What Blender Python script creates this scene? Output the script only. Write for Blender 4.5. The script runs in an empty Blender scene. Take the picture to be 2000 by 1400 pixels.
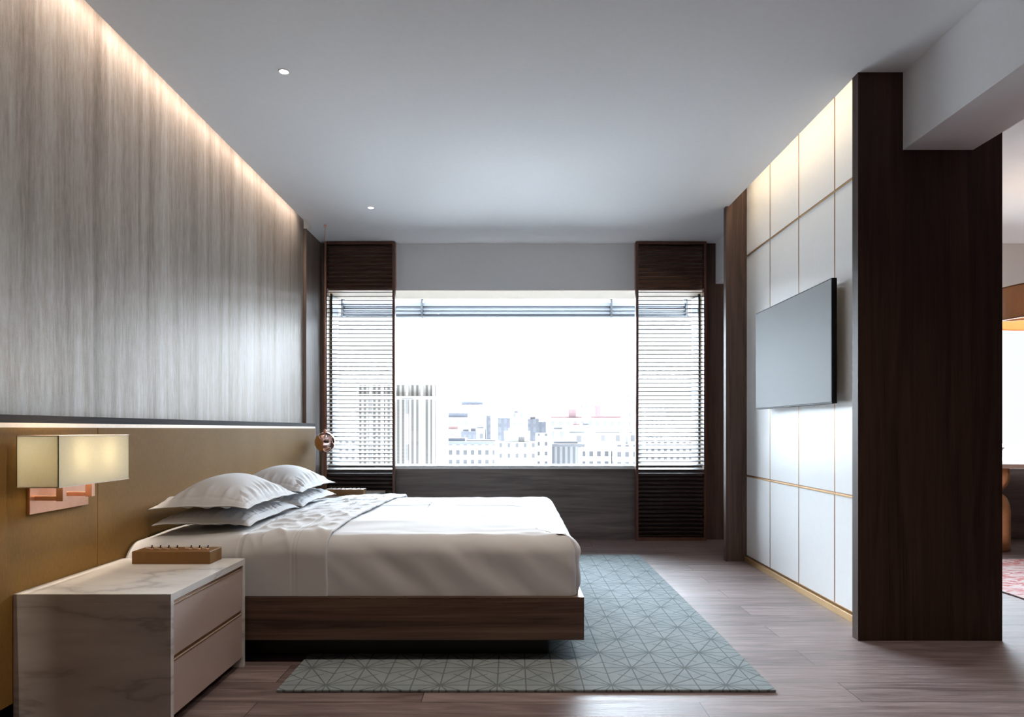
import bpy, bmesh, math, random
from mathutils import Vector, Matrix, noise
PI = math.pi
SC = bpy.context.scene
COL = SC.collection

# ------------------------------------------------------------------ camera, world, exposure
cam_d = bpy.data.cameras.new('camera')
cam_d.sensor_width = 36.0
cam_d.lens = 1350.0 / 2000.0 * 36.0
cam_d.shift_y = 138.0 / 2000.0
cam_d.clip_end = 3000
cam = bpy.data.objects.new('camera', cam_d)
COL.objects.link(cam)
cam.location = (0, 0, 1.05)
cam.rotation_euler = (PI / 2, 0, 0)
SC.camera = cam

world = bpy.data.worlds.new('overcast_sky')
SC.world = world
world.use_nodes = True
bg = world.node_tree.nodes['Background']
bg.inputs['Color'].default_value = (0.97, 0.985, 1.0, 1)
bg.inputs['Strength'].default_value = 0.50
SC.view_settings.view_transform = 'Standard'
SC.view_settings.look = 'None'
SC.view_settings.gamma = 1
SC.view_settings.use_curve_mapping = False
SC.view_settings.exposure = 1.25
SC.cycles.use_denoising = True
SC.cycles.max_bounces = 14
SC.cycles.diffuse_bounces = 7
SC.cycles.transparent_max_bounces = 24
SC.cycles.sample_clamp_indirect = 6.0
SC.cycles.caustics_reflective = False
SC.cycles.caustics_refractive = False


def area_light(name, loc, sx, sy, energy, color, rot=(0, 0, 0), portal=False):
    l = bpy.data.lights.new(name, 'AREA')
    l.shape = 'RECTANGLE'; l.size = sx; l.size_y = sy
    l.energy = energy; l.color = color
    if portal:
        l.cycles.is_portal = True
    o = bpy.data.objects.new(name, l)
    COL.objects.link(o)
    o.location = loc; o.rotation_euler = rot
    return o

# broad soft overcast sun high over the city, shining in through the windows
sun_d = bpy.data.lights.new('overcast_sun', 'SUN'); sun_d.energy = 26.0; sun_d.angle = math.radians(76); sun_d.color = (0.78, 0.88, 1.0)
sun = bpy.data.objects.new('overcast_sun', sun_d); COL.objects.link(sun)
sun.rotation_euler = (math.radians(-(90 - 40)), 0, math.radians(8))
COVE_L, COVE_R = 29.0, 2.0
# linear LED strips hidden in the ceiling slots along both side walls
cl = area_light('cove_light_strip', (-1.770, 3.45, 2.955), 0.010, 4.9, COVE_L, (1.0, 0.82, 0.66), (0, math.radians(-12), 0))
cl.data.spread = math.radians(110)
cr = area_light('cove_light_strip', (1.740, 4.49, 2.925), 0.012, 1.86, COVE_R, (1.0, 0.80, 0.52), (0, math.radians(12), 0))
cr.data.spread = math.radians(110)
# daylight portals on the windows (sampling helpers of the sky light itself)
area_light('window_portal', (0.03, 7.10, 1.53), 3.62, 1.70, 1.0, (1, 1, 1), (-PI / 2, 0, 0), True)
area_light('window_portal', (4.5, 7.10, 1.53), 3.2, 1.70, 1.0, (1, 1, 1), (-PI / 2, 0, 0), True)

# ------------------------------------------------------------------ node helpers
class NT:
    def __init__(self, name, rough=0.5, spec=0.5, metal=0.0, color=(0.5, 0.5, 0.5)):
        self.m = bpy.data.materials.new(name); self.m.use_nodes = True
        self.t = self.m.node_tree; self.n = self.t.nodes; self.l = self.t.links
        self.b = self.n['Principled BSDF']
        self.b.inputs['Roughness'].default_value = rough
        self.b.inputs['Specular IOR Level'].default_value = spec
        self.b.inputs['Metallic'].default_value = metal
        self.b.inputs['Base Color'].default_value = (*color, 1)
    def node(self, kind, **kw):
        x = self.n.new(kind)
        for k, v in kw.items(): setattr(x, k, v)
        return x
    def link(self, a, b): self.l.new(a, b)
    def coord(self, scale=(1, 1, 1), rot=(0, 0, 0)):
        tc = self.node('ShaderNodeTexCoord'); mp = self.node('ShaderNodeMapping')
        mp.inputs['Scale'].default_value = scale; mp.inputs['Rotation'].default_value = rot
        self.link(tc.outputs['Object'], mp.inputs['Vector'])
        return mp.outputs['Vector']
    def noise(self, vec, scale, detail=3, rough=0.5, dist=0.0):
        x = self.node('ShaderNodeTexNoise')
        x.inputs['Scale'].default_value = scale; x.inputs['Detail'].default_value = detail
        x.inputs['Roughness'].default_value = rough; x.inputs['Distortion'].default_value = dist
        self.link(vec, x.inputs['Vector'])
        return x.outputs['Fac']
    def ramp(self, fac, stops):
        r = self.node('ShaderNodeValToRGB')
        e = r.color_ramp.elements
        while len(e) < len(stops): e.new(0.5)
        for k, (p, c) in enumerate(stops):
            e[k].position = p; e[k].color = (*c, 1)
        self.link(fac, r.inputs['Fac'])
        return r.outputs['Color']
    def math(self, op, a, b=None):
        x = self.node('ShaderNodeMath', operation=op)
        for i, v in enumerate((a, b)):
            if v is None: continue
            if isinstance(v, (int, float)): x.inputs[i].default_value = v
            else: self.link(v, x.inputs[i])
        return x.outputs[0]
    def mix(self, fac, a, b, blend='MIX'):
        x = self.node('ShaderNodeMix', data_type='RGBA', blend_type=blend)
        for s, v in ((x.inputs[0], fac), (x.inputs[6], a), (x.inputs[7], b)):
            if isinstance(v, (int, float)): s.default_value = v
            elif isinstance(v, tuple): s.default_value = (*v, 1)
            else: self.link(v, s)
        return x.outputs[2]
    def bump(self, h, strength, dist=0.01):
        x = self.node('ShaderNodeBump')
        x.inputs['Strength'].default_value = strength; x.inputs['Distance'].default_value = dist
        self.link(h, x.inputs['Height']); self.link(x.outputs['Normal'], self.b.inputs['Normal'])
    def color(self, c): self.link(c, self.b.inputs['Base Color'])


def wood(name, dark, light, axis='z', rough=0.42, spec=0.4, scale=1.0, knots=False, bump=0.15):
    t = NT(name, rough, spec)
    st = {'x': (0.05, 1, 1), 'y': (1, 0.05, 1), 'z': (1, 1, 0.05)}[axis]
    st2 = {'x': (0.02, 1, 1), 'y': (1, 0.02, 1), 'z': (1, 1, 0.02)}[axis]
    v1 = t.coord(st); v2 = t.coord(st2)
    n1 = t.noise(v1, 14 * scale, 6, 0.62, 1.2)
    n2 = t.noise(v2, 130 * scale, 3, 0.6)
    f = t.math('ADD', t.math('MULTIPLY', n1, 0.7), t.math('MULTIPLY', n2, 0.32))
    mid = tuple((a + b) / 2 for a, b in zip(dark, light))
    t.color(t.ramp(f, [(0.36, dark), (0.52, mid), (0.68, light)]))
    t.bump(n2, bump, 0.002)
    return t.m

def plain(name, color, rough=0.5, metal=0.0, spec=0.5, var=0.04, nscale=40):
    t = NT(name, rough, spec, metal, color)
    n = t.noise(t.coord(), nscale, 2)
    a = tuple(max(0, c * (1 - var)) for c in color); b = tuple(min(1, c * (1 + var)) for c in color)
    t.color(t.ramp(n, [(0.3, a), (0.7, b)]))
    return t.m

M = {}
M['ceiling'] = plain('ceiling_paint', (0.82, 0.81, 0.815), 0.85, spec=0.2, var=0.01)
M['plaster'] = plain('white_plaster', (0.78, 0.78, 0.78), 0.8, spec=0.2, var=0.01)
M['walnut'] = wood('dark_walnut', (0.030, 0.016, 0.012), (0.078, 0.043, 0.031), 'z', 0.55, 0.2)
M['walnut_x'] = wood('dark_walnut_lengthwise', (0.042, 0.022, 0.016), (0.165, 0.100, 0.072), 'x', 0.40, 0.4)
M['oak_x'] = wood('grey_brown_oak_panel', (0.085, 0.068, 0.062), (0.230, 0.190, 0.172), 'x', 0.45, 0.4)
M['oak_z'] = wood('grey_brown_oak_upright', (0.075, 0.054, 0.046), (0.205, 0.150, 0.125), 'z', 0.45, 0.4)
M['walnut_mid'] = wood('mid_brown_walnut', (0.060, 0.038, 0.031), (0.150, 0.098, 0.080), 'z', 0.55, 0.2)
M['shutter'] = wood('red_brown_shutter_wood', (0.085, 0.034, 0.022), (0.150, 0.066, 0.044), 'z', 0.38, 0.45, bump=0.05)
M['slat'] = wood('brown_slat_wood', (0.030, 0.017, 0.013), (0.048, 0.028, 0.022), 'x', 0.5, 0.25, bump=0.05)
M['header'] = wood('brown_header_panel', (0.66, 0.45, 0.39), (0.78, 0.54, 0.47), 'x', 0.6, 0.3, bump=0.03)
M['cream'] = plain('cream_reveal', (0.80, 0.66, 0.50), 0.6)
M['alu_dark'] = plain('dark_aluminium', (0.05, 0.055, 0.06), 0.4, 0.6)
M['alu_pale'] = plain('pale_aluminium', (0.50, 0.55, 0.60), 0.4, 0.2)
M['louvre'] = plain('blue_grey_louvre', (0.18, 0.19, 0.215), 0.5)
M['louvre_pale'] = plain('pale_louvre_panel', (0.29, 0.305, 0.33), 0.5)
M['stone_sill'] = plain('pale_sill', (0.82, 0.82, 0.82), 0.3)
M['bronze'] = plain('brushed_bronze', (0.52, 0.33, 0.15), 0.38, 0.75)
M['bronze_dark'] = plain('dark_bronze', (0.28, 0.15, 0.065), 0.42, 0.6)
M['champagne'] = plain('champagne_trim', (0.72, 0.60, 0.50), 0.35, 0.4)
M['copper'] = plain('satin_copper', (0.83, 0.47, 0.33), 0.32, 0.85)
M['copper_mirror'] = plain('polished_copper', (0.93, 0.64, 0.58), 0.02, 1.0, var=0.0)
M['black'] = plain('black_plastic', (0.008, 0.008, 0.009), 0.6, spec=0.15)
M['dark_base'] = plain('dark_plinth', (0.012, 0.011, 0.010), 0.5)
M['ledge'] = wood('slate_dark_ledge_wood', (0.016, 0.014, 0.018), (0.040, 0.036, 0.042), 'y', 0.7, 0.12)
M['drawer'] = plain('taupe_lacquer', (0.50, 0.40, 0.37), 0.28, 0.0, 0.5, 0.01)
M['panel'] = plain('white_lacquer_panel', (0.86, 0.86, 0.86), 0.35, 0.0, 0.45, 0.01)
M['mattress'] = plain('mattress_ticking', (0.75, 0.74, 0.72), 0.85)
M['brown_box'] = plain('brown_leather_box', (0.185, 0.085, 0.018), 0.42, 0.0, 0.5, 0.03)
M['bowl'] = plain('grey_ceramic', (0.22, 0.22, 0.23), 0.35)
M['fruit'] = plain('green_fruit_skin', (0.18, 0.36, 0.06), 0.4)
M['table_top'] = plain('glossy_pale_table_top', (0.62, 0.50, 0.44), 0.12)
M['drum'] = plain('tan_drum_fabric', (0.50, 0.36, 0.24), 0.8)

def fabric(name, color, wv=0.05):
    t = NT(name, 0.85, 0.2)
    t.b.inputs['Sheen Weight'].default_value = 0.15
    n = t.noise(t.coord(), 900, 2)
    t.color(t.ramp(n, [(0.3, tuple(c * (1 - wv) for c in color)), (0.7, color)]))
    t.bump(n, 0.08, 0.001)
    return t.m
M['linen'] = fabric('white_cotton_linen', (0.60, 0.605, 0.625))
M['linen2'] = fabric('white_cotton_duvet', (0.585, 0.59, 0.61))
M['stitch'] = fabric('grey_stitch_thread', (0.30, 0.28, 0.27))

def mk_wallpaper():
    t = NT('silvered_streaked_wallcovering', 0.48, 0.3, 0.6)
    s = t.coord((1, 1, 0.045)); s2 = t.coord((1, 1, 0.16)); s3 = t.coord()
    n1 = t.noise(s, 9, 6, 0.7, 0.4); n2 = t.noise(s2, 70, 4, 0.7); n3 = t.noise(s3, 420, 2)
    f = t.math('ADD', t.math('MULTIPLY', n1, 0.62), t.math('ADD', t.math('MULTIPLY', n2, 0.26), t.math('MULTIPLY', n3, 0.14)))
    t.color(t.ramp(f, [(0.36, (0.130, 0.104, 0.088)), (0.50, (0.238, 0.207, 0.186)), (0.64, (0.345, 0.318, 0.298))]))
    t.bump(t.math('ADD', n2, n3), 0.25, 0.003)
    return t.m
M['wallpaper'] = mk_wallpaper()

def mk_leather():
    t = NT('ochre_headboard_leather', 0.65, 0.12)
    v = t.coord((1, 1, 0.25))
    n = t.noise(v, 160, 4, 0.6, 0.5); n0 = t.noise(t.coord(), 2.5, 2)
    f = t.math('ADD', t.math('MULTIPLY', n, 0.6), t.math('MULTIPLY', n0, 0.4))
    t.color(t.ramp(f, [(0.3, (0.205, 0.108, 0.026)), (0.7, (0.268, 0.152, 0.042))]))
    t.bump(n, 0.2, 0.002)
    return t.m
M['leather'] = mk_leather()

def mk_marble():
    t = NT('white_veined_marble', 0.22, 0.5)
    v = t.coord((1, 1, 1), (0.5, 0.0, 0.0))
    w = t.node('ShaderNodeTexNoise'); w.inputs['Scale'].default_value = 2.0; w.inputs['Detail'].default_value = 8
    w.inputs['Distortion'].default_value = 0.25; w.inputs['Roughness'].default_value = 0.55
    mp = t.coord((0.7, 0.9, 3.4), (0.0, 0.55, 0.25)); t.link(mp, w.inputs['Vector'])
    rid = t.math('ABSOLUTE', t.math('SUBTRACT', w.outputs['Fac'], 0.5))
    vein = t.ramp(rid, [(0.0, (0.40, 0.39, 0.385)), (0.028, (0.62, 0.61, 0.60)), (0.14, (0.77, 0.77, 0.76))])
    cloud = t.noise(t.coord((1, 1, 2.5), (0, 0.4, 0)), 3.0, 4)
    c = t.mix(t.math('MULTIPLY', cloud, 0.5), vein, (0.66, 0.66, 0.67))
    t.color(c)
    return t.m
M['marble'] = mk_marble()

def mk_floor():
    t = NT('walnut_plank_floor', 0.33, 0.40)
    tc = t.node('ShaderNodeTexCoord')
    mp = t.node('ShaderNodeMapping'); mp.inputs['Location'].default_value = (0.35, 0.03, 0)
    t.link(tc.outputs['Object'], mp.inputs['Vector'])
    br = t.node('ShaderNodeTexBrick'); br.offset = 0.37; br.offset_frequency = 2
    br.inputs['Scale'].default_value = 1.0
    br.inputs['Brick Width'].default_value = 1.7; br.inputs['Row Height'].default_value = 0.207
    br.inputs['Mortar Size'].default_value = 0.0016; br.inputs['Mortar Smooth'].default_value = 0.2
    br.inputs['Bias'].default_value = 0.0
    br.inputs['Color1'].default_value = (0, 0, 0, 1); br.inputs['Color2'].default_value = (1, 1, 1, 1)
    br.inputs['Mortar'].default_value = (0.5, 0.5, 0.5, 1)
    t.link(mp.outputs['Vector'], br.inputs['Vector'])
    # per plank shift of the grain
    sh = t.node('ShaderNodeVectorMath', operation='MULTIPLY_ADD')
    sh.inputs[1].default_value = (7, 9, 3)
    t.link(br.outputs['Color'], sh.inputs[0]); t.link(tc.outputs['Object'], sh.inputs[2])
    m2 = t.node('ShaderNodeMapping'); m2.inputs['Scale'].default_value = (0.10, 1.0, 1)
    t.link(sh.outputs[0], m2.inputs['Vector'])
    g1 = t.noise(m2.outputs['Vector'], 16, 5, 0.62, 1.6)
    m3 = t.node('ShaderNodeMapping'); m3.inputs['Scale'].default_value = (0.04, 1.0, 1)
    t.link(sh.outputs[0], m3.inputs['Vector'])
    g2 = t.noise(m3.outputs['Vector'], 120, 3, 0.6)
    f = t.math('ADD', t.math('MULTIPLY', g1, 0.62), t.math('MULTIPLY', g2, 0.3))
    f = t.math('ADD', f, t.math('MULTIPLY', t.math('SUBTRACT', br.outputs['Color'], 0.5), 0.13))
    col = t.ramp(f, [(0.30, (0.085, 0.056, 0.054)), (0.48, (0.185, 0.138, 0.134)), (0.66, (0.305, 0.240, 0.234))])
    col = t.mix(br.outputs['Fac'], col, (0.018, 0.010, 0.009))
    t.color(col)
    t.link(t.math('ADD', t.math('MULTIPLY', g1, 0.25), 0.42), t.b.inputs['Roughness'])
    h = t.math('SUBTRACT', t.math('MULTIPLY', g2, 0.5), t.math('MULTIPLY', br.outputs['Fac'], 2.0))
    h = t.math('ADD', h, t.math('MULTIPLY', g1, 1.2))
    t.bump(h, 0.28, 0.004)
    return t.m
M['floor'] = mk_floor()

def mk_rug():
    t = NT('blue_grey_patterned_rug', 0.95, 0.1)
    tc = t.node('ShaderNodeTexCoord'); sep = t.node('ShaderNodeSeparateXYZ')
    t.link(tc.outputs['Object'], sep.inputs[0])
    a, b = 0.116, 0.205
    p = t.math('DIVIDE', t.math('PINGPONG', sep.outputs['X'], a), a)
    q = t.math('DIVIDE', t.math('PINGPONG', sep.outputs['Y'], b), b)
    def near(expr, w):
        return t.math('LESS_THAN', t.math('ABSOLUTE', expr), w)
    L = [near(p, 0.025), near(t.math('SUBTRACT', 1.0, p), 0.025),
         near(q, 0.017), near(t.math('SUBTRACT', 1.0, q), 0.017),
         near(t.math('SUBTRACT', q, p), 0.030),
         near(t.math('SUBTRACT', q, t.math('MULTIPLY', p, 0.36)), 0.020),
         near(t.math('SUBTRACT', q, t.math('ADD', t.math('MULTIPLY', p, 0.36), 0.64)), 0.020),
         near(t.math('SUBTRACT', t.math('ADD', q, t.math('MULTIPLY', p, 0.5)), 0.68), 0.020)]
    # each spoke family only runs where the woven motif has it
    msk = t.math('LESS_THAN', p, 0.62)
    L[7] = t.math('MULTIPLY', L[7], msk)
    line = L[0]
    for x in L[1:]: line = t.math('MAXIMUM', line, x)
    n = t.noise(t.coord(), 420, 3); n2 = t.noise(t.coord((1, 1, 1)), 9, 3)
    f = t.math('ADD', t.math('MULTIPLY', n, 0.6), t.math('MULTIPLY', n2, 0.4))
    basec = t.ramp(f, [(0.3, (0.19, 0.225, 0.240)), (0.7, (0.30, 0.345, 0.360))])
    c = t.mix(t.math('MULTIPLY', line, 0.62), basec, (0.062, 0.070, 0.074))
    t.color(c)
    t.bump(t.math('SUBTRACT', n, t.math('MULTIPLY', line, 1.5)), 0.5, 0.004)
    return t.m
M['rug'] = mk_rug()

def mk_pink_rug():
    t = NT('pink_streaked_rug', 0.95, 0.1)
    n = t.noise(t.coord((1, 2.5, 1), (0, 0, 0.6)), 5, 4, 0.6, 1.5)
    t.color(t.ramp(n, [(0.42, (0.62, 0.48, 0.47)), (0.5, (0.66, 0.55, 0.54)), (0.53, (0.50, 0.17, 0.17)), (0.62, (0.55, 0.24, 0.22))]))
    return t.m
M['pink_rug'] = mk_pink_rug()

def mk_shade():
    t = NT('cream_linen_shade', 0.85, 0.2)
    n = t.noise(t.coord((1, 1, 12)), 60, 3); n2 = t.noise(t.coord((12, 12, 1)), 60, 3)
    f = t.math('ADD', t.math('MULTIPLY', n, 0.5), t.math('MULTIPLY', n2, 0.5))
    c = t.ramp(f, [(0.3, (0.74, 0.73, 0.64)), (0.7, (0.82, 0.81, 0.73))])
    tr = t.node('ShaderNodeBsdfTranslucent'); t.link(c, tr.inputs['Color']); t.color(c)
    mx = t.node('ShaderNodeMixShader'); mx.inputs[0].default_value = 0.45
    t.link(t.b.outputs[0], mx.inputs[1]); t.link(tr.outputs[0], mx.inputs[2])
    t.link(mx.outputs[0], t.n['Material Output'].inputs['Surface'])
    return t.m
M['shade'] = mk_shade()

def mk_glass():
    t = NT('window_glass')
    tr = t.node('ShaderNodeBsdfTransparent'); tr.inputs[0].default_value = (0.97, 0.985, 0.98, 1)
    gl = t.node('ShaderNodeBsdfGlossy'); gl.inputs['Roughness'].default_value = 0.0
    fr = t.node('ShaderNodeFresnel'); fr.inputs['IOR'].default_value = 1.45
    mx = t.node('ShaderNodeMixShader')
    t.link(fr.outputs[0], mx.inputs[0]); t.link(tr.outputs[0], mx.inputs[1]); t.link(gl.outputs[0], mx.inputs[2])
    t.link(mx.outputs[0], t.n['Material Output'].inputs['Surface'])
    return t.m
M['glass'] = mk_glass()

def mk_screen():
    t = NT('television_screen', 0.6, 0.05, 0.0, (0.41, 0.43, 0.44))
    return t.m
M['screen'] = mk_screen()

def emit(name, color, s):
    t = NT(name)
    t.b.inputs['Emission Color'].default_value = (*color, 1)
    t.b.inputs['Emission Strength'].default_value = s
    return t.m
M['lamp'] = emit('downlight_diffuser', (1, 0.97, 0.92), 9.0)
M['bulb'] = emit('warm_bulb', (1, 0.82, 0.6), 2.0)

def facade(name, wall, glass, sx, sz, fx, fz, band=None):
    """wall colour with a grid of windows: sx/sz spacing in metres, fx/fz the window share"""
    t = NT(name, 0.7, 0.2)
    tc = t.node('ShaderNodeTexCoord'); sep = t.node('ShaderNodeSeparateXYZ')
    t.link(tc.outputs['Object'], sep.inputs[0])
    hx = t.math('ADD', sep.outputs['X'], sep.outputs['Y'])
    u = t.math('FRACT', t.math('DIVIDE', hx, sx)); v = t.math('FRACT', t.math('DIVIDE', sep.outputs['Z'], sz))
    w = t.math('MULTIPLY', t.math('LESS_THAN', u, fx), t.math('LESS_THAN', v, fz))
    g = t.node('ShaderNodeNewGeometry'); s2 = t.node('ShaderNodeSeparateXYZ'); t.link(g.outputs['Normal'], s2.inputs[0])
    w = t.math('MULTIPLY', w, t.math('LESS_THAN', t.math('ABSOLUTE', s2.outputs['Z']), 0.5))
    n = t.noise(t.coord(), 0.6, 2)
    t.color(t.mix(w, t.mix(n, wall, tuple(c * 0.85 for c in wall)), glass))
    return t.m

# ------------------------------------------------------------------ mesh helpers
def add_box(bm, x0, x1, y0, y1, z0, z1, bevel=0.0):
    vs = [bm.verts.new(p) for p in ((x0, y0, z0), (x1, y0, z0), (x1, y1, z0), (x0, y1, z0),
                                    (x0, y0, z1), (x1, y0, z1), (x1, y1, z1), (x0, y1, z1))]
    fs = [(0, 3, 2, 1), (4, 5, 6, 7), (0, 1, 5, 4), (1, 2, 6, 5), (2, 3, 7, 6), (3, 0, 4, 7)]
    faces = [bm.faces.new([vs[i] for i in f]) for f in fs]
    if bevel:
        es = list({e for f in faces for e in f.edges})
        bmesh.ops.bevel(bm, geom=es, offset=bevel, segments=2, profile=0.5, affect='EDGES')

def add_lathe(bm, prof, cx=0, cy=0, seg=48, cap=True):
    rings = []
    for r, z in prof:
        rings.append([bm.verts.new((cx + r * math.cos(2 * PI * k / seg), cy + r * math.sin(2 * PI * k / seg), z)) for k in range(seg)])
    for a, b in zip(rings, rings[1:]):
        for k in range(seg):
            bm.faces.new((a[k], a[(k + 1) % seg], b[(k + 1) % seg], b[k]))
    if cap:
        bm.faces.new(list(reversed(rings[0]))); bm.faces.new(rings[-1])

def add_tube(bm, p, q, r, seg=12, r2=None):
    p, q = Vector(p), Vector(q); d = (q - p).normalized()
    a = d.orthogonal().normalized(); b = d.cross(a); r2 = r if r2 is None else r2
    A = [bm.verts.new(p + (a * math.cos(2 * PI * k / seg) + b * math.sin(2 * PI * k / seg)) * r) for k in range(seg)]
    B = [bm.verts.new(q + (a * math.cos(2 * PI * k / seg) + b * math.sin(2 * PI * k / seg)) * r2) for k in range(seg)]
    for k in range(seg): bm.faces.new((A[k], A[(k + 1) % seg], B[(k + 1) % seg], B[k]))
    bm.faces.new(list(reversed(A))); bm.faces.new(B)

def grid_mesh(bm, rows, close=False):
    V = [[bm.verts.new(p) for p in r] for r in rows]
    for a, b in zip(V, V[1:]):
        for k in range(len(a) - 1):
            bm.faces.new((a[k], a[k + 1], b[k + 1], b[k]))
    return V

def obj(name, bm, mat, parent=None, smooth=False, loc=None):
    bmesh.ops.recalc_face_normals(bm, faces=bm.faces[:])
    me = bpy.data.meshes.new(name); bm.to_mesh(me); bm.free()
    for m in (mat if isinstance(mat, (list, tuple)) else [mat]): me.materials.append(m)
    if smooth:
        for p in me.polygons: p.use_smooth = True
    o = bpy.data.objects.new(name, me); COL.objects.link(o)
    if parent: o.parent = parent
    if loc: o.location = loc
    return o

def box(name, mat, ext, parent=None, bevel=0.0):
    bm = bmesh.new(); add_box(bm, *ext, bevel=bevel)
    return obj(name, bm, mat, parent)

def boxes(name, mat, exts, parent=None, bevel=0.0):
    bm = bmesh.new()
    for e in exts: add_box(bm, *e, bevel=bevel)
    return obj(name, bm, mat, parent)

def struct(o):
    o['kind'] = 'structure'; return o

def tag(o, label, cat, group=None):
    o['label'] = label; o['category'] = cat
    if group: o['group'] = group
    return o

def thing(name, label, cat, loc=(0, 0, 0), group=None):
    o = bpy.data.objects.new(name, None); o.empty_display_size = 0.1; COL.objects.link(o); o.location = loc
    return tag(o, label, cat, group)

def copy_thing(src, loc, label, group=None):
    r = src.copy(); COL.objects.link(r); r.location = loc; r['label'] = label
    if group: r['group'] = group
    def rec(a, b):
        for ch in [c for c in bpy.data.objects if c.parent == a]:
            d = ch.copy(); COL.objects.link(d); d.parent = b
            rec(ch, d)
    rec(src, r)
    return r

# ------------------------------------------------------------------ the room shell
H = 2.82
YB = -4.2          # wall behind the camera
YW = 6.60          # window wall
RX = 6.60          # far right of the second room
struct(box('floor', M['floor'], (-1.95, RX + .1, YB, 7.1, -0.12, 0.0)))
# ceiling: stops short of both side walls to leave the lighting slots
bm = bmesh.new()
add_box(bm, -1.765, 1.699, YB, YW, H, H + .10)
add_box(bm, 1.699, 1.722, 3.491, 5.491, H, H + .10)
add_box(bm, 1.699, RX, YB, 3.429, H, H + .10)
add_box(bm, 1.699, 1.717, 3.429, 3.491, H, H + .10)
add_box(bm, 2.435, RX, 3.429, 5.553, H, H + .10)
add_box(bm, 1.699, RX, 5.553, YW, H, H + .10)
add_box(bm, -1.95, -1.765, YB, 0.9, H, H + .10)
add_box(bm, -1.95, -1.765, 6.10, YW, H, H + .10)
add_box(bm, -1.95, 2.0, YB, 7.1, H + .16, H + .26)      # slab above the slots
struct(obj('ceiling', bm, M['ceiling']))

struct(box('wall_left', M['wallpaper'], (-1.97, -1.84, 0.0, 6.10, 0.0, H + .16)))
struct(box('wall_back', M['walnut'], (-1.95, RX, YB - .12, YB, 0, H)))
struct(box('wall_left_rear', M['walnut'], (-1.95, -1.80, YB, 0.0, 0, H)))
struct(box('wall_right', M['oak_z'], (RX, RX + .1, YB, 7.1, 0, H)))
# upright wood strip between the wallcovering and the window
struct(box('trim_1', M['oak_z'], (-1.95, -1.815, 6.10, 6.60, 0, H), bevel=0.002))
struct(box('trim_8', M['oak_z'], (-1.815, -1.775, 6.58, 6.60, 0, H)))

# window wall with two openings
W1 = (-1.775, 1.838); W2 = (2.90, 6.2); WZ = (0.688, 2.378); YO = 7.04
bm = bmesh.new()
add_box(bm, -1.95, RX, YW, YO, WZ[1], H)
add_box(bm, -1.95, RX, YW + .02, YO, 0, WZ[0] - .02)
add_box(bm, -1.95, W1[0], YW, YO, 0, WZ[1])
add_box(bm, W1[1], W2[0], YW, YO, 0, WZ[1])
add_box(bm, W2[1], RX, YW, YO, 0, WZ[1])
struct(obj('wall_window_side', bm, M['plaster']))
struct(box('trim_2', M['oak_x'], (W1[0], W1[1], YW, YW + .02, 0, WZ[0] - .018)))            # wood below the window
struct(box('trim_3', M['walnut_mid'], (W1[1], W2[0], YW - .012, YW + .01, 0, H)))                # wood pier right of the window
struct(box('trim_4', M['oak_x'], (W2[0], W2[1], YW, YW + .02, 0, WZ[0] - .018)))
struct(box('trim_5', M['header'], (W1[0], -1.10, YW - .008, YW, WZ[1], H)))                 # brown header behind the shutters
struct(box('trim_6', M['header'], (1.166, W1[1], YW - .008, YW, WZ[1], H)))

def window(n, X, posts):
    fr = bmesh.new()
    for s, x in ((1, X[0]), (-1, X[1])):
        a, b = sorted((x, x + s * .022)); add_box(fr, a, b, 6.735, 6.765, WZ[0], WZ[1] - .01)
    add_box(fr, X[0] + .01, X[1] - .01, 6.612, 6.640, WZ[0], WZ[0] + .010)
    add_box(fr, X[0], X[1], 6.99, 7.03, WZ[0], WZ[0] + .006)
    w = struct(obj('window_%d' % n, fr, M['alu_dark']))
    g = bmesh.new(); add_box(g, X[0] + .005, X[1] - .005, 7.006, 7.014, WZ[0] + .006, WZ[1] - .002)
    obj('pane', g, M['glass'], w)
    j = bmesh.new()
    for s, x in ((1, X[0]), (-1, X[1])):
        a, b = sorted((x, x + s * .004)); add_box(j, a, b, 6.60, 6.735, WZ[0], WZ[1])
    add_box(j, X[0], X[1], 6.60, 7.03, WZ[1] - .004, WZ[1] - .0005)
    obj('reveal_lining', j, M['cream'], w)
    j = bmesh.new()
    for s, x in ((1, X[0]), (-1, X[1])):
        a, b = sorted((x, x + s * .012)); add_box(j, a, b, 6.765, 7.03, WZ[0], WZ[1] - .01)
    obj('side_frame', j, M['alu_pale'], w)
    obj('window_sill', (lambda b: (add_box(b, X[0], X[1], 6.590, 7.03, WZ[0] - .016, WZ[0]), b)[1])(bmesh.new()), M['stone_sill'], w)
    return w
window(1, W1, ())
window(2, W2, ())

# dark wood partition, post and the panelled block between the two rooms
struct(box('wall_partition', M['walnut'], (1.7175, 2.434, 3.43, 3.49, 0, H + .155), bevel=0.0015))
struct(box('wall_partition_end', M['walnut_mid'], (1.700, 2.434, 5.492, 5.552, 0, H + .155), bevel=0.0015))
struct(box('wall_partition_side', M['walnut'], (1.90, 2.434, 3.49, 5.492, 0, H + .16)))

# beam carrying on through both sides of the partition
struct(boxes('trim_7', M['ceiling'], [(1.940, 2.287, YB, 3.43, 2.435, H), (1.940, 2.287, 5.552, YW - .012, 2.435, H)]))

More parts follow.
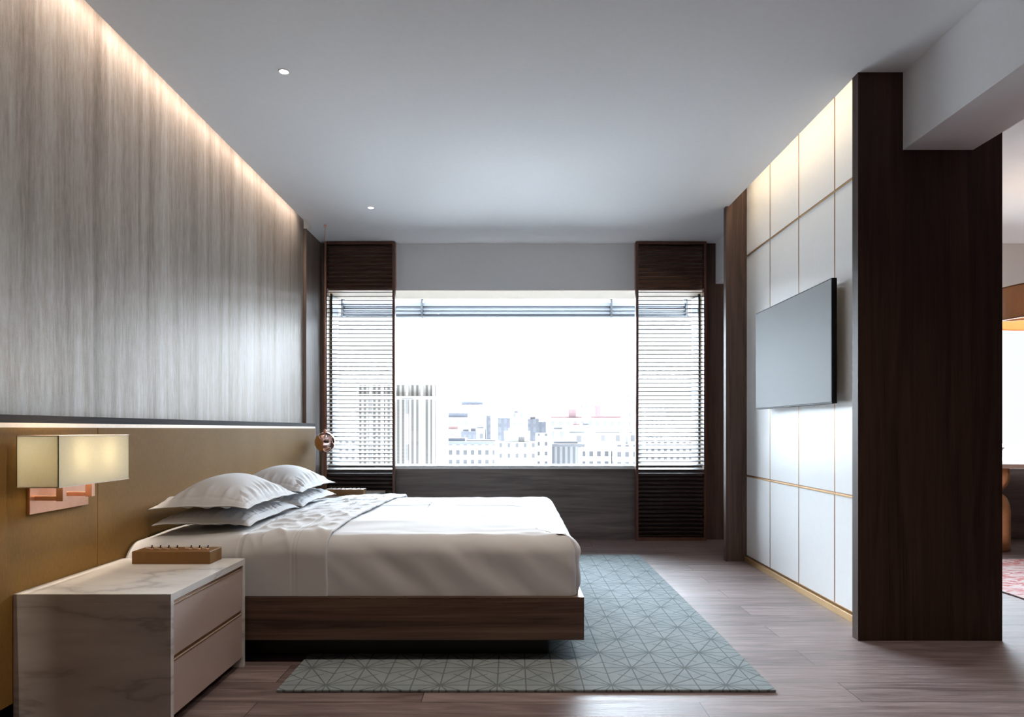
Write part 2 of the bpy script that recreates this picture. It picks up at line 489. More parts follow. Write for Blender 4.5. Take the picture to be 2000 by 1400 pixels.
# white panelled wall with bronze joints
pw = struct(box('wall_panelled', M['bronze_dark'], (1.880, 1.90, 3.49, 5.492, 0.0, H + .16)))
ys = [3.49, 3.996, 4.496, 4.996, 5.492]
zs = [0.050, 0.681, 2.425, H + .16]
for i in range(4):
    for k in range(3):
        g = 0.0065; gz = 0.008 if k == 1 else 0.006
        p = box('panel', M['panel'], (1.865, 1.880, ys[i] + (g if i else 0), ys[i + 1] - (g if i < 3 else 0),
                                      zs[k] + (0.008 if k else 0.0), zs[k + 1] - (0.008 if k < 2 else 0)), pw, 0.0008)
for y in ys[1:4]:
    box('joint_strip', M['bronze_dark'], (1.8655, 1.880, y - .0064, y + .0064, 0.05, H + .16), pw)
for z in zs[1:3]:
    boxes('joint_strip', M['bronze_dark'], [(1.867, 1.880, 3.49, 5.492, z - .008, z + .008)], pw)
    boxes('joint_strip', M['bronze'], [(1.860, 1.867, 3.49, 5.492, z - .008, z - .001)], pw)
struct(box('baseboard_right', M['bronze'], (1.845, 1.880, 3.49, 5.492, 0, 0.038), bevel=0.001))
# lid over the lighting slots
struct(box('baseboard_left', M['dark_base'], (-1.84, -1.775, 1.0, 6.095, 0, 0.095)))

# ------------------------------------------------------------------ headboard
hb = thing('headboard', 'long ochre leather headboard panel with dark ledge fixed along the left wall', 'headboard', (-1.735, 3.6, 0.1))
def rel(o_loc, e):
    return (e[0] - o_loc[0], e[1] - o_loc[0], e[2] - o_loc[1], e[3] - o_loc[1], e[4] - o_loc[2], e[5] - o_loc[2])
HL = (-1.735, 3.6, 0.1)
hseams = [1.0, 1.95, 2.75, 6.13]
# seams fall where the leather sheets meet
y0 = 1.0
for y1 in (2.17, 2.895, 6.090):
    box('leather_panel', M['leather'], rel(HL, (-1.839, -1.735, y0 + .0012, y1 - .0012, 0.096, 1.056)), hb, 0.0015)
    y0 = y1
box('top_trim', M['champagne'], rel(HL, (-1.839, -1.7342, 1.0, 6.095, 1.056, 1.0725)), hb)
box('end_trim', M['champagne'], rel(HL, (-1.839, -1.7342, 6.090, 6.095, 0.096, 1.056)), hb)
box('ledge', M['ledge'], rel(HL, (-1.839, -1.733, 1.0, 6.095, 1.0725, 1.1005)), hb, 0.001)

# ------------------------------------------------------------------ bed
YN, YF = 3.09, 4.99
BX0, BX1 = -1.729, 0.3227
bed = thing('bed', 'wide low bed with a dark walnut frame floating on a recessed plinth', 'bed', (-0.70, 4.04, 0.012))
BL = (-0.70, 4.04, 0.012)
box('bed_frame', M['walnut_x'], rel(BL, (BX0, BX1, YN, YF, 0.107, 0.299)), bed, 0.002)
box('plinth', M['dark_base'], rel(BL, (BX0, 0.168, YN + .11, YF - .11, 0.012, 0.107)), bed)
bm = bmesh.new(); add_box(bm, *rel(BL, (BX0 + .01, 0.255, YN + .07, YF - .07, 0.299, 0.50)), bevel=0.05)
obj('mattress', bm, M['mattress'], bed, True)

def smooth01(t):
    t = max(0.0, min(1.0, t)); return t * t * (3 - 2 * t)

def nz(x, y, z, s, seed=0.0):
    return noise.noise(Vector((x * s + seed, y * s - seed * .7, z * s + seed * 1.3)))

def edge_x(y):      # the turned-down edge of the sheet runs slightly askew
    return -0.834 + 0.080 * (y - 3.1) / 1.8

def wrinkle(x, y, amt):
    # long creases gathered around the turn-down, running roughly across the bed
    a = nz(x * 1.0 + y * .9, y * 0.55 - x * .5, 0, 5.5, 3.1)
    b = nz(x * 0.6 + y * .25, y * 1.6 - x * 1.1, 0, 7.0, 9.7)
    r = (1 - abs(a) * 3.2); r = max(0, r) ** 2
    r2 = (1 - abs(b) * 3.5); r2 = max(0, r2) ** 2
    return amt * (r * 0.9 + r2 * 0.8 + nz(x, y, 0, 3.0, 1.7) * 0.9)

def cloth_rows(X0, X1, nx, near, far, ztop, zbot, r, zfun, skirt_in=0.0, disp=None, foot=False, foot_x=0.31, rc=0.07, lvl=64):
    """loft an outline (near side, optional foot, far side) up to a spine in the middle of the bed"""
    pts = []           # outline points with outward normal
    yc = (near + far) / 2
    xs = [X0 + (X1 - X0) * k / nx for k in range(nx + 1)]
    for x in xs: pts.append((x, near, 0, -1, min(x, foot_x - .75) if foot else x))
    if foot:
        for k in range(1, 13):
            a = -PI / 2 + (PI / 2) * k / 12
            pts.append((X1 + rc * math.cos(a), near + rc + rc * math.sin(a), math.cos(a), math.sin(a), foot_x - .75))
        n2 = 110
        for k in range(1, n2):
            y = near + rc + (far - near - 2 * rc) * k / n2
            pts.append((X1 + rc, y, 1, 0, foot_x - .75))
        for k in range(0, 13):
            a = (PI / 2) * k / 12
            pts.append((X1 + rc * math.cos(a), far - rc + rc * math.sin(a), math.cos(a), math.sin(a), foot_x - .75))
        for x in reversed(xs[:-1]): pts.append((x, far, 0, 1, min(x, foot_x - .75)))
    return pts, yc

# --- duvet: the foot part of the cover
def make_duvet():
    bm = bmesh.new()
    near, far, foot_x, rc = YN + .018, YF - .018, 0.300, 0.05
    R = 0.085; zt, zb = 0.568, 0.3005
    pts, yc = cloth_rows(-0.86, foot_x - rc, 95, near, far, zt, zb, R, None, foot=True, foot_x=foot_x, rc=rc)
    hskirt = zt - R - zb
    n_sk, n_arc, n_top = 16, 14, 46
    rows = []
    for idx, (ox, oy, nx_, ny_, sx) in enumerate(pts):
        row = []
        # fold at the near foot corner: the foot flap is tucked and bulges out beyond the side
        ang = math.atan2(ny_, nx_)
        corner = (ox > foot_x - rc - .001) and oy < near + rc + .2
        foot_face = nx_ > 0.98
        for j in range(n_sk + n_arc + n_top + 1):
            if j <= n_sk:
                z = zb + hskirt * j / n_sk; inn = 0.0; zone = 0
            elif j <= n_sk + n_arc:
                a = (PI / 2) * (j - n_sk) / n_arc
                inn = R * (1 - math.cos(a)); z = zt - R + R * math.sin(a); zone = 1
            else:
                zone = 2; inn = None
            if inn is not None:
                x = ox - nx_ * inn; y = oy - ny_ * inn
            else:
                t = (j - n_sk - n_arc) / n_top
                sxp, syp = ox - nx_ * R, oy - ny_ * R
                tt = t
                x = sxp + (sx - sxp) * tt; y = syp + (yc - syp) * tt; z = zt
            # crown
            dy = min(y - near, far - y); dx = foot_x - x
            dd = min(dy, dx)
            crown = 0.020 * smooth01((dd - 0.05) / 0.35)
            if zone > 0: z += crown * (1 if zone == 2 else (j - n_sk) / n_arc)
            hx = z
            # soft broad waves, plus diagonal drape lines on the skirt
            w = 0.006 * nz(x, y, 0, 2.6, 5.0)
            if zone == 2:
                z += w + 0.0018 * max(0, 1 - abs(nz(x * .7, y * 1.8, 0, 3.5, 8.0)) * 5) + 0.004 * nz(x * .5, y, 0, 7, 3)
                # lengthwise fold line
                yl = 4.17 + 0.015 * nz(x, 0, 0, 2.0, 4.0) 
                z += 0.0042 * smooth01((y - yl) / 0.008) - 0.0042 * smooth01((y - yl - .02) / 0.30)
            else:
                zz = (z - zb) / (zt - zb)
                dr = nz(x * 1.6 + z * 1.9, y * 1.2, 0, 4.6, 2.2) * 0.010 + nz(x * 3 + z * 2.5, y * 3, z, 5, 6.1) * 0.004
                dr *= 0.35 + 0.65 * math.sin(PI * min(1, zz * 1.05))
                x += nx_ * dr; y += ny_ * dr
                if zone == 1: z += 0.006 * nz(x, y, 0, 9, 5.0)
            # tucked corner crease
            if idx > 95 and zone < 2:
                k = idx - 95
                cre = -0.030 * math.exp(-((k - 9) / 1.3) ** 2) + 0.017 * math.exp(-((k - 16) / 4.0) ** 2) \
                      + 0.004 * math.sin(z * 42.0) * math.exp(-((k - 14) / 5.0) ** 2)
                zz = (z - zb) / (zt - zb)
                cre *= smooth01(zz * 6) * 0.6 + 0.4
                cre *= 1.0 if zone == 0 else 1 - (j - n_sk) / n_arc
                x += nx_ * cre; y += ny_ * cre
            if ox < -0.5:
                sh = (edge_x(y) + 0.834) * smooth01((-0.3 - x) / 0.6)
                x += sh
            row.append(Vector((x, y, max(z, zb))))
        rows.append(row)
    V = grid_mesh(bm, rows)
    bmesh.ops.remove_doubles(bm, verts=bm.verts[:], dist=0.0002)
    o = obj('duvet', bm, M['linen2'], None, True)
    tag(o, 'smooth white duvet covering the foot half of the bed, tucked at the corner', 'duvet')
    return o
make_duvet()

# --- turned-down sheet: the head part of the cover
def sheet_z(x):
    return 0.534 + 0.043 * smooth01((x + 1.70) / 0.75)

def make_sheet():
    bm = bmesh.new()
    near, far = YN + .010, YF - .010
    zb = 0.3015; R = 0.095
    xs = []
    x = -1.727
    lines = (-1.232, -1.215, -0.985, -0.970)
    N = 170
    for k in range(N + 1): xs.append(-1.727 + (-0.834 + 1.727) * k / N)
    n_sk, n_arc, n_top = 14, 18, 110
    rows = []
    for xi, x0 in enumerate(xs):
        over = 0.0085 * smooth01((x0 + 1.224) / 0.012) + 0.002 * smooth01((x0 + 0.978) / .006)
        groove = 0
        for L in lines: groove -= 0.0035 * math.exp(-((x0 - L) / 0.0035) ** 2)
        off = over + groove
        zt = sheet_z(x0)
        prof = []
        for j in range(n_sk + 1):
            prof.append((0.0, zb + (zt - R - zb) * j / n_sk, 0, j / n_sk))
        for j in range(1, n_arc + 1):
            a = PI / 2 * j / n_arc
            prof.append((R * (1 - math.cos(a)), zt - R + R * math.sin(a), a, 1))
        half = []
        L0 = (far - near) / 2 - R
        for j in range(1, n_top // 2 + 1):
            prof.append((R + L0 * j / (n_top // 2), zt, PI / 2, 1))
        full = [(near + i_, z, -1, a, s) for (i_, z, a, s) in prof] + [(far - i_, z, 1, a, s) for (i_, z, a, s) in reversed(prof[:-1])]
        row = []
        # the head end of the sheet curls at the corner by the headboard
        for (y, z, sgn, a, s) in full:
            cr = (0.012 + 0.008 * smooth01((x0 + 1.25) / .2)) * smooth01((min(y - near, far - y) - 0.03) / 0.5)
            topw = math.sin(a)
            nx_, ny_, nzv = 0, sgn * math.cos(a), math.sin(a)
            d = off * (0.4 + 0.6 * s)
            # wrinkles: strongest on the top between the pillows and the turned edge
            band = smooth01((x0 + 1.40) / 0.25) * (1 - 0.6 * smooth01((x0 + 0.89) / 0.06))
            wr = wrinkle(x0, y, 0.0085) * band * topw
            wr += 0.004 * nz(x0, y, z, 4.0, 7.7) * (0.5 + .5 * topw)
            sk = 0.005 * nz(x0 * 2.0, z * .8, y, 3.0, 2.0) * (1 - topw)
            dd = d + wr + sk
            yy = y + ny_ * dd; zz = z + nzv * dd + cr * topw
            pull = smooth01((-1.66 - x0) / 0.07) * (1 - topw) * 0.03 if sgn < 0 else 0
            yy -= pull
            xx = x0 + (edge_x(y) + 0.834) * smooth01((x0 + 1.30) / 0.40)
            xx += 0.010 * smooth01((x0 + 1.0) / 0.15) * nz(0, y, z, 3.5, 4.4)
            row.append(Vector((xx, yy, max(zz, zb))))
        rows.append(row)
    # roll the free edge under
    last = rows[-1]
    for dx, dz in ((0.004, -0.003), (0.005, -0.008), (0.002, -0.013), (-0.012, -0.016)):
        r = []
        for i, p in enumerate(last):
            q = p.copy(); q.x += dx
            yc = (near + far) / 2
            w = min(1, max(0, (min(p.y - near, far - p.y)) / 0.10))
            q.z += dz * w
            q.y += (1 if p.y < yc else -1) * (-dz) * (1 - w)
            q.z = max(q.z, zb)
            r.append(q)
        rows.append(r)
    grid_mesh(bm, rows)
    o = obj('bed_sheet', bm, M['linen'], None, True)
    tag(o, 'crumpled white sheet turned down over the head half of the bed', 'bed sheet')
    # stitched hem lines
    return o
sheet = make_sheet()

# --- pillows
def make_pillow(name, cx, cy, zf, up, down, lx, ly, seed, label, skew=0.0):
    """zf flange height, up/down the bulge above/below it, lx/ly half sizes (flange included)"""
    bm = bmesh.new()
    N = 110; fl = 0.010
    def surf(sgn):
        rows = []
        for i in range(N + 1):
            r = []
            for j in range(N + 1):
                u = -1 + 2 * i / N; v = -1 + 2 * j / N
                # slightly concave sides, pointed corners
                px = u * lx * (1 - 0.045 * (1 - v * v) * abs(u) ** 3)
                py = v * ly * (1 - 0.035 * (1 - u * u) * abs(v) ** 3)
                iu = min(1, abs(u) * lx / (lx - fl)); iv = min(1, abs(v) * ly / (ly - fl))
                ex = 0.45 if up < 0.1 else 0.80
                prof = max(0.0, (1 - iu ** 2.1)) ** ex * max(0.0, (1 - iv ** 2.1)) ** ex
                amp = up if sgn > 0 else -down
                z = amp * prof
                # gathered creases radiating from the seam
                e = max(abs(u) * lx / (lx - fl), abs(v) * ly / (ly - fl))
                seamw = math.exp(-((e - 0.80) / 0.13) ** 2)
                along = py if abs(u) * lx / (lx - fl) > abs(v) * ly / (ly - fl) else px
                cre = nz(along * 1.0, seed, px * .2, 34, seed) * 0.014 * seamw
                z += sgn * cre * (1 if prof > 0 else 0.3)
                # flange waviness
                wav = 0.007 * nz(px, py, seed, 9, seed) - 0.012 * (abs(u) ** 4 * abs(v) ** 4) 
                fw = smooth01((e - 0.80) / 0.25)
                z += wav * fw + (0.0015 * sgn if e < 1.16 else 0.0008 * sgn)
                z -= 0.0035 * math.exp(-((e - 0.885) / 0.014) ** 2) * sgn
                z += sgn * 0.004 * nz(px, py, 0, 5, seed + 2) * prof
                r.append(Vector((px + skew * py, py, z)))
            rows.append(r)
        return rows
    T = grid_mesh(bm, surf(1)); B = grid_mesh(bm, surf(-1))
    for i in range(N):
        bm.faces.new((T[i][0], T[i + 1][0], B[i + 1][0], B[i][0]))
        bm.faces.new((T[i][N], B[i][N], B[i + 1][N], T[i + 1][N]))
        bm.faces.new((T[0][i], B[0][i], B[0][i + 1], T[0][i + 1]))
        bm.faces.new((T[N][i], T[N][i + 1], B[N][i + 1], B[N][i]))
    o = obj('pillow', bm, M['linen'], None, True, (cx, cy, zf))
    tag(o, label, 'pillow', 'white flanged pillows at the head of the bed')
    return o
make_pillow('pillow', -1.475, 3.66, 0.602, 0.058, 0.020, 0.232, 0.385, 1.3, 'lower white flanged pillow of the near stack, beside the marble nightstand')
make_pillow('pillow', -1.475, 3.63, 0.686, 0.130, 0.018, 0.232, 0.385, 4.1, 'upper white flanged pillow of the near stack, beside the marble nightstand')
make_pillow('pillow', -1.470, 4.48, 0.604, 0.058, 0.020, 0.232, 0.385, 7.9, 'lower white flanged pillow of the far stack, nearer the window')
make_pillow('pillow', -1.470, 4.46, 0.688, 0.130, 0.018, 0.232, 0.385, 10.7, 'upper white flanged pillow of the far stack, nearer the window')

# ------------------------------------------------------------------ nightstands
def make_nightstand(loc, label):
    # local: x 0 (headboard side) .. 0.552 ; y 0 (near) .. 0.667
    t = thing('nightstand', label, 'nightstand', loc, 'marble bedside cabinets')
    W, D, Z = 0.548, 0.667, 0.477; th = 0.022
    box('marble_top', M['marble'], (0, W, 0, D, Z - .027, Z), t, 0.001)
    box('side_panel', M['marble'], (0, W, 0, th, 0, Z - .027), t, 0.001)
    box('side_panel', M['marble'], (0, W, D - th, D, 0, Z - .027), t, 0.001)
    box('carcass', M['dark_base'], (0.01, W - .05, th, D - th, 0.05, Z - .027), t)
    for z0, z1 in ((0.045, 0.2385), (0.2535, 0.436)):
        d = box('drawer', M['drawer'], (W - .05, W - .004, th + .002, D - th - .002, z0, z1), t, 0.0015)
        box('handle_recess', M['bronze_dark'], (W - .05, W - .012, th + .002, D - th - .002, z1, z1 + .0125), d)
        box('pull_edge', M['bronze'], (W - .006, W - .0025, th + .003, D - th - .003, z1 - .003, z1 - .0005), d)
    return t
ns = make_nightstand((-1.733, 2.401, 0), 'white marble nightstand with two taupe drawers, nearest the viewer below the wall lamp')
copy_thing(ns, (-1.733, 5.80, 0), 'white marble nightstand beyond the bed by the window shutter, mostly hidden')

def make_toggle_box(loc, label):
    t = thing('toggle_box', label, 'control box', loc, 'brown boxes with small levers')
    w, d, h = 0.332, 0.118, 0.054
    box('case', M['brown_box'], (0, w, 0, d, 0, h), t, 0.0015)
    for k, x in enumerate((0.052, 0.089, 0.125, 0.162, 0.222, 0.258, 0.295)):
        bm = bmesh.new()
        add_lathe(bm, [(0.006, 0), (0.006, 0.002), (0.004, 0.0035)], 0, 0, 16)
        base = obj('lever', bm, M['copper'], t, True, (x, 0.060, h))
        bm = bmesh.new()
        add_tube(bm, (0, 0, 0.002), (-0.012, -0.024, 0.010), 0.0024, 10)
        obj('lever_arm', bm, M['champagne'], base, True)
        bm = bmesh.new(); add_tube(bm, (0, 0, 0.002), (0.001, 0.004, 0.012), 0.0020, 10)
        bmesh.ops.create_icosphere(bm, subdivisions=2, radius=0.0034, matrix=Matrix.Translation((0.001, 0.004, 0.013)))
        obj('lever_pin', bm, M['black'], base, True)
    return t
tb = make_toggle_box((-1.613, 2.932, 0.477), 'slim brown box with seven tiny levers on the near marble nightstand')
copy_thing(tb, (-1.613, 5.963, 0.477), 'slim brown box with tiny levers on the far nightstand by the shutter')

# ------------------------------------------------------------------ wall lamp
def make_sconce():
    LX, LY, LZ = -1.735, 2.57, 0.80
    t = thing('wall_lamp', 'copper wall lamp with boxy cream linen shade on the ochre headboard', 'wall lamp', (LX, LY, LZ))
    r = lambda e: rel((LX, LY, LZ), e)
    box('back_plate', M['copper'], r((-1.735, -1.723, 2.470, 2.812, 0.744, 0.870)), t, 0.001)
    for y in (2.503, 2.674):
        a = box('arm', M['copper'], r((-1.723, -1.622, y - .008, y + .008, 0.792, 0.808)), t, 0.001)
        box('riser', M['copper'], r((-1.644, -1.620, y - .011, y + .011, 0.790, 0.880)), a, 0.001)
        bm = bmesh.new(); add_tube(bm, (-1.632 - LX, y - LY, 0.880 - LZ), (-1.632 - LX, y - LY, 0.905 - LZ), 0.010)
        bmesh.ops.create_uvsphere(bm, u_segments=16, v_segments=12, radius=0.017, matrix=Matrix.Translation((-1.632 - LX, y - LY, 0.925 - LZ)))
        obj('bulb', bm, M['bulb'], a, True)
        l = bpy.data.lights.new('wall_lamp_light', 'POINT'); l.energy = 0.62; l.color = (1, 0.78, 0.50); l.shadow_soft_size = 0.055
        lo = bpy.data.objects.new('wall_lamp_light', l); COL.objects.link(lo); lo.location = (-1.632, y, 0.955)
    x0, x1, y0, y1, z0, z1 = -1.700, -1.556, 2.371, 2.808, 0.849, 1.0275
    th = 0.0022
    boxes('lamp_shade', M['shade'], [r((x0, x1, y0, y0 + th, z0, z1)), r((x0, x1, y1 - th, y1, z0, z1)),
                                     r((x0, x0 + th, y0, y1, z0, z1)), r((x1 - th, x1, y0, y1, z0, z1))], t)
    e = .0030
    boxes('shade_rim', M['champagne'], [r((x0 - .001, x1 + .001, y0 - .001, y0 + e, z, z + e)) for z in (z0 - .001, z1 - .002)]
          + [r((x0 - .001, x1 + .001, y1 - e, y1 + .001, z, z + e)) for z in (z0 - .001, z1 - .002)]
          + [r((x1 - e, x1 + .001, y0, y1, z, z + e)) for z in (z0 - .001, z1 - .002)]
          + [r((x0 - .001, x0 + e, y0, y1, z, z + e)) for z in (z0 - .001, z1 - .002)], t)
make_sconce()

# ------------------------------------------------------------------ globe pendant over the far nightstand
GX, GY, GZ = -1.620, 5.99, 0.937
gl = thing('pendant_lamp', 'polished copper globe hanging on a thin cord beside the left shutter', 'pendant lamp', (GX, GY, GZ))
bm = bmesh.new(); bmesh.ops.create_uvsphere(bm, u_segments=64, v_segments=40, radius=0.088)
obj('globe', bm, M['copper_mirror'], gl, True)
bm = bmesh.new(); add_tube(bm, (0, 0, 0.086), (0, 0, H - GZ - .02), 0.0022); obj('cord', bm, M['copper'], gl, True)
bm = bmesh.new(); add_lathe(bm, [(0.016, 0.083), (0.016, 0.10), (0.006, 0.112)]); obj('socket', bm, M['copper'], gl, True)
bm = bmesh.new(); add_lathe(bm, [(0.012, H - GZ - .018), (0.012, H - GZ - .001)]); obj('ceiling_rose', bm, M['copper'], gl, True)

# ------------------------------------------------------------------ slatted shutters
def make_shutter(x0, label):
    w, y0, y1, z0, z1 = 0.664, 6.500, 6.566, 0.0, H - .004
    t = thing('slatted_shutter', label, 'shutter', (x0 + w / 2, y0, 0), 'tall brown slatted shutters')
    hw = w / 2
    box('stile', M['shutter'], (-hw, -hw + .024, 0, y1 - y0, z0, z1), t, 0.003)
    box('stile', M['shutter'], (hw - .024, hw, 0, y1 - y0, z0, z1), t, 0.003)
    box('rail', M['shutter'], (-hw + .024, hw - .024, 0, y1 - y0, z1 - .026, z1), t, 0.002)
    box('rail', M['shutter'], (-hw + .024, hw - .024, 0, y1 - y0, 0.0, 0.032), t, 0.002)
    me = None
    n = 71; za, zb = 0.052, z1 - .044
    tilt = math.radians(11.5)
    bm = bmesh.new()
    add_box(bm, -hw + .0235, hw - .0235, -.031, .031, -.0033, .0033, bevel=0.0012)
    bmesh.ops.rotate(bm, verts=bm.verts[:], cent=(0, 0, 0), matrix=Matrix.Rotation(tilt, 3, 'X'))
    s0 = obj('slat', bm, M['slat'], t, False, (0, 0.033, za))
    for k in range(1, n):
        s = s0.copy(); COL.objects.link(s); s.parent = t; s.location = (0, 0.033, za + (zb - za) * k / (n - 1))
    return t
make_shutter(-1.766, 'tall brown slatted shutter left of the window, behind the copper globe')
make_shutter(1.166, 'tall brown slatted shutter right of the window, next to the wood pier')

# ------------------------------------------------------------------ exterior sun shade above the window
ss = thing('sun_shade', 'grey louvred sun shade outside across the top of the bedroom window', 'sun shade', (0.05, 7.45, 2.26))
box('louvre_frame', M['alu_dark'], (-1.90, 1.85, -.03, 0.0, 0.0, 0.010), ss)
for z0, z1, yy in ((0.006, 0.034, 0.05), (0.034, 0.056, 0.02), (0.074, 0.092, 0.02), (0.120, 0.158, 0.02)):
    box('louvre', M['louvre'], (-1.90, 1.85, yy, yy + .02, z0, z1), ss)
for x in (-1.88, -1.02, 1.02, 1.83):
    box('bracket', M['alu_dark'], (x - .010, x + .010, -.015, .09, 0.0, 0.195), ss)
boxes('wall_arm', M['alu_dark'], [(x - .010, x + .010, -.41, .10, 0.192, 0.212) for x in (-1.88, -1.02, 1.02, 1.83)], ss)
box('backing_sheet', M['louvre_pale'], (-1.90, 1.85, .075, .08, 0.006, 0.160), ss)
box('mounting_rail', M['alu_pale'], (-1.90, 1.85, .07, .11, 0.195, 0.215), ss)

# ------------------------------------------------------------------ television
TX0, TX1, TY0, TY1, TZ0, TZ1 = 1.785, 1.814, 3.859, 5.062, 1.194, 1.8947
tv = thing('television', 'wide flat television mounted on the white panelled wall', 'television', (TX1, (TY0 + TY1) / 2, TZ0))
TL = (TX1, (TY0 + TY1) / 2, TZ0)
box('casing', M['black'], rel(TL, (TX0 + .001, TX1, TY0, TY1, TZ0, TZ1)), tv, 0.0)
box('screen', M['screen'], rel(TL, (TX0 - .0005, TX0 + .0012, TY0 + .006, TY1 - .006, TZ0 + .010, TZ1 - .006)), tv)
box('wall_bracket', M['black'], rel(TL, (TX1, 1.8645, 4.28, 4.64, 1.38, 1.70)), tv)

# ------------------------------------------------------------------ ceiling downlights
def downlight(x, y, label, power):
    l = bpy.data.lights.new('downlight_spot', 'SPOT'); l.energy = power; l.color = (1, 0.84, 0.68)
    l.spot_size = math.radians(125); l.spot_blend = 1.0; l.shadow_soft_size = 0.04
    lo = bpy.data.objects.new('downlight_spot', l); COL.objects.link(lo); lo.location = (x, y, H - .02)
    t = thing('ceiling_downlight', label, 'downlight', (x, y, H), 'small recessed ceiling lights')
    bm = bmesh.new(); add_lathe(bm, [(0.021, -.0025), (0.021, 0.0)], 0, 0, 32); obj('diffuser', bm, M['lamp'], t, True)
    bm = bmesh.new()
    add_lathe(bm, [(0.022, -.0005), (0.022, -.004), (0.027, -.003), (0.0275, -.0003)], 0, 0, 40, cap=False)
    obj('trim_ring', bm, M['plaster'], t, True)
downlight(-1.128, 3.419, 'small round ceiling light above the near side of the bed', 8)
downlight(-1.128, 5.52, 'small round ceiling light closer to the window', 6)
downlight(-0.25, 2.30, 'added unseen ceiling fill light over the floor before the bed, left one', 37)  # unseen fitting added as fill for the near side of the bed
downlight(0.95, 2.30, 'added unseen ceiling fill light over the floor before the bed, right one', 30)  # second added fill fitting, also out of view

# ------------------------------------------------------------------ rugs
o = box('rug', M['rug'], (-.9965, .9965, -1.485, 1.485, 0, 0.011), None, 0.003); o.location = (0.0565, 4.24, 0.0005)
o.scale = (1, 1, 1)
tag(o, 'blue grey rug with dark star line pattern under the bed', 'rug')
# widen to reach the left edge
o = box('rug', M['pink_rug'], (-1.3, 1.3, -1.05, 1.05, 0, 0.010), None, 0.003); o.location = (4.45, 4.49, 0.0005)
tag(o, 'pink streaked rug on the floor of the next room', 'rug')

# ------------------------------------------------------------------ next room: table, bowl, drum pendant
tt = thing('console_table', 'table with pale glossy top on a bulbous copper pedestal in the next room', 'table', (4.20, 6.02, 0))
box('table_top', M['table_top'], (-0.45, 1.5, -0.13, 0.50, 0.715, 0.750), tt, 0.003)
prof = [(0.10, 0.0), (0.115, 0.01), (0.118, 0.10), (0.118, 0.34), (0.112, 0.40), (0.092, 0.455), (0.062, 0.485), (0.055, 0.50),
        (0.066, 0.53), (0.095, 0.565), (0.110, 0.61), (0.112, 0.66), (0.108, 0.715)]
bm = bmesh.new(); add_lathe(bm, prof); obj('pedestal', bm, plain('warm_copper_metal', (0.86, 0.46, 0.22), 0.36, 0.85), tt, True)
bw = thing('footed_bowl', 'grey footed bowl standing on the table in the next room', 'bowl', (4.20, 6.15, 0.75))
bm = bmesh.new(); add_lathe(bm, [(0.05, 0), (0.045, 0.012), (0.025, 0.03), (0.03, 0.055), (0.08, 0.072), (0.125, 0.10), (0.150, 0.135), (0.155, 0.142),
                                 (0.146, 0.142), (0.118, 0.108), (0.07, 0.085), (0.0, 0.078)], cap=False)
obj('bowl_body', bm, M['bowl'], bw, True)
bm = bmesh.new(); bmesh.ops.create_uvsphere(bm, u_segments=24, v_segments=16, radius=0.042)
for v in bm.verts: v.co.z *= 0.92
o = obj('green_fruit', bm, M['fruit'], None, True, (4.255, 6.15, 0.75 + 0.138)); tag(o, 'green round fruit lying in the grey bowl', 'fruit')

dl = thing('drum_pendant', 'wide tan drum pendant shade with amber lining hanging in the next room', 'pendant lamp', (3.93, 4.85, 1.815))
def ring(bm, R, r, z0, z1, cx=0, cy=0, seg=72):
    add_lathe(bm, [(r, z0), (R, z0), (R, z1), (r, z1), (r, z0)], cx, cy, seg, cap=False)
bm = bmesh.new(); ring(bm, 0.50, 0.4975, 0, 0.220); DR = (dl, bm)
def translucent(name, c, k, rough=0.8):
    t = NT(name, rough, 0.2, 0, c)
    tr = t.node('ShaderNodeBsdfTranslucent'); tr.inputs['Color'].default_value = (*c, 1)
    mx = t.node('ShaderNodeMixShader'); mx.inputs[0].default_value = k
    t.link(t.b.outputs[0], mx.inputs[1]); t.link(tr.outputs[0], mx.inputs[2])
    t.link(mx.outputs[0], t.n['Material Output'].inputs['Surface'])
    return t
t_ = translucent('amber_lining', (0.90, 0.72, 0.42), 0.4)
bm = bmesh.new(); ring(bm, 0.4965, 0.494, 0.004, 0.216); obj('amber_lining', bm, t_.m, dl, False)
obj('drum_shade', DR[1], translucent('tan_drum_fabric', (0.88, 0.78, 0.66), 0.5).m, dl, False)
bm = bmesh.new(); ring(bm, 0.502, 0.490, -0.006, 0.003); obj('lower_rim', bm, M['copper'], dl, False)
bm = bmesh.new(); ring(bm, 0.502, 0.494, 0.217, 0.224); obj('upper_rim', bm, M['bronze_dark'], dl, False)
bm = bmesh.new()
for k in range(3):
    a = 2 * PI * k / 3 + 2.6
    add_tube(bm, (0, 0, 0.03), (0.49 * math.cos(a), 0.49 * math.sin(a), 0.03), 0.008)
add_tube(bm, (0, 0, 0.02), (0, 0, H - 1.815 - .02), 0.008)
obj('stem', bm, M['copper'], dl, True)
bm = bmesh.new(); bmesh.ops.create_uvsphere(bm, u_segments=24, v_segments=16, radius=0.05, matrix=Matrix.Translation((0, 0, 0.07)))
obj('bulb', bm, M['bulb'], dl, True)
l = bpy.data.lights.new('drum_pendant_light', 'POINT'); l.energy = 5.5; l.color = (1, 0.72, 0.42); l.shadow_soft_size = 0.06
lo = bpy.data.objects.new('drum_pendant_light', l); COL.objects.link(lo); lo.location = (3.93, 4.85, 1.98)

